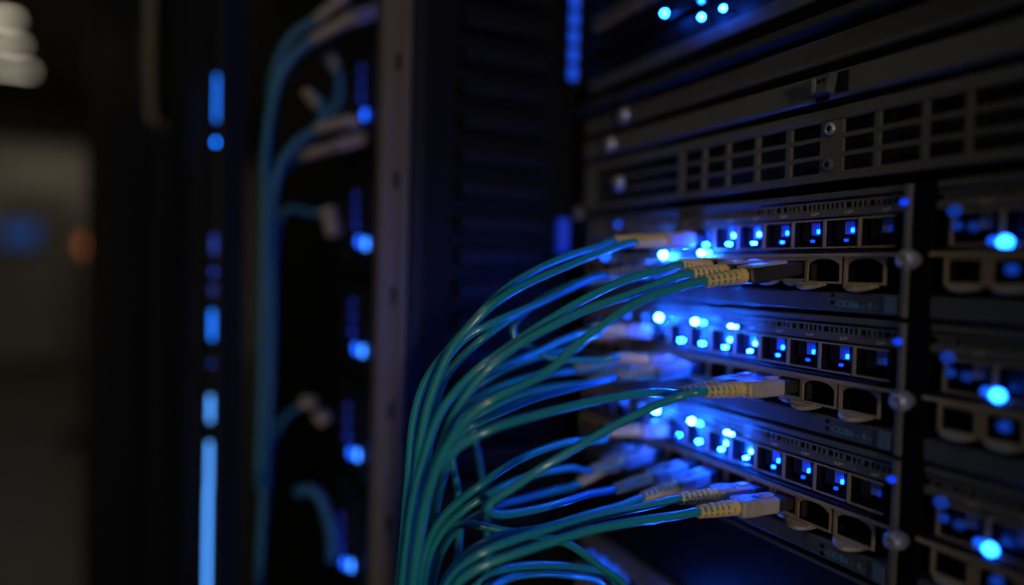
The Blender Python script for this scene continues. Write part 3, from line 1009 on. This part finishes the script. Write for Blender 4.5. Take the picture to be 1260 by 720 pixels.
def blade(y_led, px_led, label, first=False):
    q = at(px_led, y_led, 0.43)
    t = thing('blade_unit', label, 'server blade', (q.x, NY, q.z - 0.018), 'blades in the neighbouring rack')
    MB().box(-0.075, 0.018, 0.0, 0.0042, 0.0, 0.055, 0.001).build('front_plate', M_BLACK, t)
    MB().box(-0.070, -0.030, -0.002, 0.002, 0.006, 0.046, 0.001).build('port_panel', M_BLACK, t)
    MB().tube([(-0.022, 0.002, 0.006), (-0.022, -0.008, 0.008), (-0.022, -0.008, 0.044), (-0.022, 0.002, 0.046)], 0.0016, 8).build('handle', M_SLAT, t)
    for k, (dy, s, r) in enumerate(((0, 3.0, .0032), (0, 5.0, .0032), (-21, .30, .0028), (-39, .22, .0028), (-56, .14, .0028))):
        p = at(px_led + (8 if k == 1 else 0) - (8 if k > 1 else 4), y_led + dy + (3 if k == 1 else 0), 0.43)
        disc_led(t, p.x - q.x, p.y - NY - 0.0, p.z - (q.z - 0.018), r, s, (0.03, 0.20, 1.0) if k == 1 else CYAN if k < 1 else BLUE)
        MB().lathe((p.x - q.x, p.y - NY + 0.001, p.z - (q.z - 0.018)), (0, 1, 0), [(0, .0018), (max(0.003, 0.006 - (p.y - NY)), .0018)], 8).build('light_stem', M_BLACK, t)
    return t


for (y, x, lab) in ((141, 453, 'blurred blade with blue lights left of the post, topmost'), (297, 446, 'blurred blade with blue lights left of the post, second from the top'),
                    (429, 442, 'blurred blade with blue lights left of the post, third from the top'), (557, 436, 'blurred blade with blue lights left of the post, fourth from the top'),
                    (693, 428, 'blurred blade with blue lights left of the post, at the bottom edge')):
    blade(y, x, lab)


def soft_cable(label, pts, z, r, m, boots=(), conn=(), group='blurred cables of the neighbouring rack'):
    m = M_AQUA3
    P = [at(q[0], q[1], q[2] if len(q) > 2 else z) for q in pts]
    t = thing('fibre_cable', label, 'cable', P[0], group)
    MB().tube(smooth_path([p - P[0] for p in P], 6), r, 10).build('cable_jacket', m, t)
    for (a, b) in boots:
        A, B = at(a[0], a[1], z) - P[0], at(b[0], b[1], z) - P[0]
        L = (B - A).length
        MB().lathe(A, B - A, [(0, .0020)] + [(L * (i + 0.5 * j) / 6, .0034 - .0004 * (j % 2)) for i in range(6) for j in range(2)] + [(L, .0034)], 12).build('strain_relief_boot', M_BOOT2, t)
    for (a, b) in conn:
        A, B = at(a[0], a[1], z) - P[0], at(b[0], b[1], z) - P[0]
        if b[0] > 430:      # plugged into the face of the neighbouring rack
            B = on_y(b[0], b[1], NY + 0.006) - P[0]
        M = orient(A, B - A)
        L = (B - A).length
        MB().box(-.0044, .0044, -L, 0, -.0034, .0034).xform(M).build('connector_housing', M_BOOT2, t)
    return t


soft_cable('blurred aqua cable climbing to the topmost beige boot left of the post', [(392, 24), (372, 34), (352, 55), (338, 90), (332, 140), (330, 200), (330, 300), (332, 420)], 0.42, .0026, M_AQUA, [((388, 26), (412, 6))], [((412, 6), (428, -6))])
soft_cable('blurred aqua cable with long beige boot near the top, left of the post', [(385, 48), (362, 68), (345, 92), (334, 130), (326, 190), (326, 260), (324, 360), (322, 460), (318, 600)], 0.40, .0026, M_AQUA, [((384, 49), (430, 24))], [((430, 24), (466, 12))])
soft_cable('blurred aqua cable with beige boot beside the topmost glowing blade', [(392, 158), (372, 170), (356, 186), (344, 206), (336, 240), (333, 300), (334, 400), (330, 520), (322, 640), (316, 760)], 0.41, .0027, M_AQUA, [((390, 159), (430, 148))], [((430, 150), (441, 153))])
soft_cable('blurred aqua cable with brownish boot below the topmost glowing blade', [(372, 192), (352, 202), (341, 222), (335, 260), (328, 340), (326, 480), (330, 600)], 0.434, .0026, M_AQUA2, [((370, 192), (412, 180))], [((412, 180), (458, 168))])
soft_cable('blurred dim aqua cable branching at mid height of the neighbouring bay', [(402, 262), (380, 262), (358, 256), (344, 268), (338, 320), (336, 420)], 0.43, .0020, M_AQUA2, [], [((404, 256), (412, 290))])
soft_cable('blurred dim aqua cable branching lower in the neighbouring bay', [(372, 498), (352, 512), (338, 535), (330, 570), (326, 640)], 0.43, .0020, M_AQUA2, [], [((372, 494), (388, 496)), ((392, 506), (402, 520))])
soft_cable('blurred bluish cable curving down at the bottom of the neighbouring bay', [(364, 606), (380, 602), (392, 610), (402, 632), (408, 660), (408, 690)], 0.43, .0034, M_AQUA2, [], [])
soft_cable('blurred short cable hooking at the middle of the neighbouring bay', [(396, 72), (410, 78), (418, 100), (414, 130), (400, 145)], 0.445, .0024, M_AQUA2, [((408, 66), (412, 86))], [])
soft_cable('blurred short cable with pale boot above the beige boot beside the topmost blade', [(378, 116), (392, 122), (398, 140), (388, 160), (368, 182)], 0.42, .0024, M_AQUA2, [((376, 112), (392, 132))], [])

# ajar door with a light bar, left of the neighbouring bay
hp = at(258, 360, 0.49)
hp = Vector((hp.x, hp.y, 0))
far = at(119, 360, 0.86)
far = Vector((far.x, far.y, 0))
dv = (far - hp)
dl = dv.length
ang = math.atan2(dv.y, dv.x)
door = thing('rack_door', 'blurred dark rack door with vertical ribs standing ajar beside the aisle', 'door', (hp.x, hp.y, 0))
door.rotation_euler = (0, 0, ang)
M_DOOR = mat('door_black', (0.005, 0.005, 0.008), 0.45, spec=0.2)
# local x runs from the hinge to the free edge, local +y faces the camera
MB().box(-0.012, dl, -0.020, -0.004, 0.05, 2.02).build('door_leaf', M_DOOR, door)
for k, (a, b, h) in enumerate(((0.020, 0.050, .010), (0.075, 0.100, .006), (0.130, 0.175, .012), (0.230, 0.262, .008), (0.310, 0.345, .012), (dl - .03, dl, .012))):
    MB().box(a, min(b, dl), -0.004, h, 0.05, 2.02).build('rib', M_DOOR, door)
for zz in (0.4, 1.5):
    MB().lathe((-0.014, -0.012, zz), (0, 0, 1), [(0, .006), (.07, .006)], 10).build('hinge', M_STEEL, door)
MB().box(-0.03, dl, -0.030, -0.010, 0.0, 0.05).build('floor_runner', M_BLACK, door)
hd = MB()
hzc = at(196, 95, 0.62).z
hd.tube([(0.110, 0.000, hzc - .055), (0.110, 0.016, hzc - .050), (0.108, 0.018, hzc), (0.104, 0.018, hzc + .050), (0.104, 0.0, hzc + .055)], 0.0045, 8)
hd.build('handle', M_POST, door)

bar = thing('light_bar', 'blurred vertical blue light bar on the ajar rack door', 'light bar', (hp.x, hp.y, 0))
up = Vector((0, 0, 1))


def seg(y0, y1, s, w=0.0026, col=CYAN):
    xc = lambda y: 268 + (y - 80) * (-14 / 640.0)
    a, b = at(xc(y0), y0, 0.475), at(xc(y1), y1, 0.475)
    c = (a + b) / 2 - Vector((hp.x, hp.y, 0))
    h = abs(a.z - b.z) / 2
    MB().box(c.x - w, c.x + w, c.y - 0.001, c.y + 0.001, c.z - h, c.z + h).build('light_segment', led_mat(s, col), bar)
    return c


AZ = (0.002, 0.17, 1.0)
PALE = (0.07, 0.33, 1.0)
ca = seg(94, 148, 2.6, .0026, AZ)
seg(173, 177, 10, .0022, AZ)
seg(290, 312, 0.45); seg(332, 337, 0.9); seg(352, 362, 0.3)
seg(383, 417, 2.6, .0026, AZ); seg(446, 449, 0.5)
seg(488, 518, 2.6, .0026, PALE); seg(545, 600, 2.6, .0026, PALE)
cb = seg(600, 735, 2.8, .0026, PALE)
# carrier profile behind the segments
cx_, cy_ = (ca.x + cb.x) / 2, (ca.y + cb.y) / 2
MB().box(cx_ - 0.0035, cx_ + 0.001, cy_ + 0.0016, cy_ + 0.0040, 0.0, 2.0).build('carrier_profile', M_BLACK, bar)
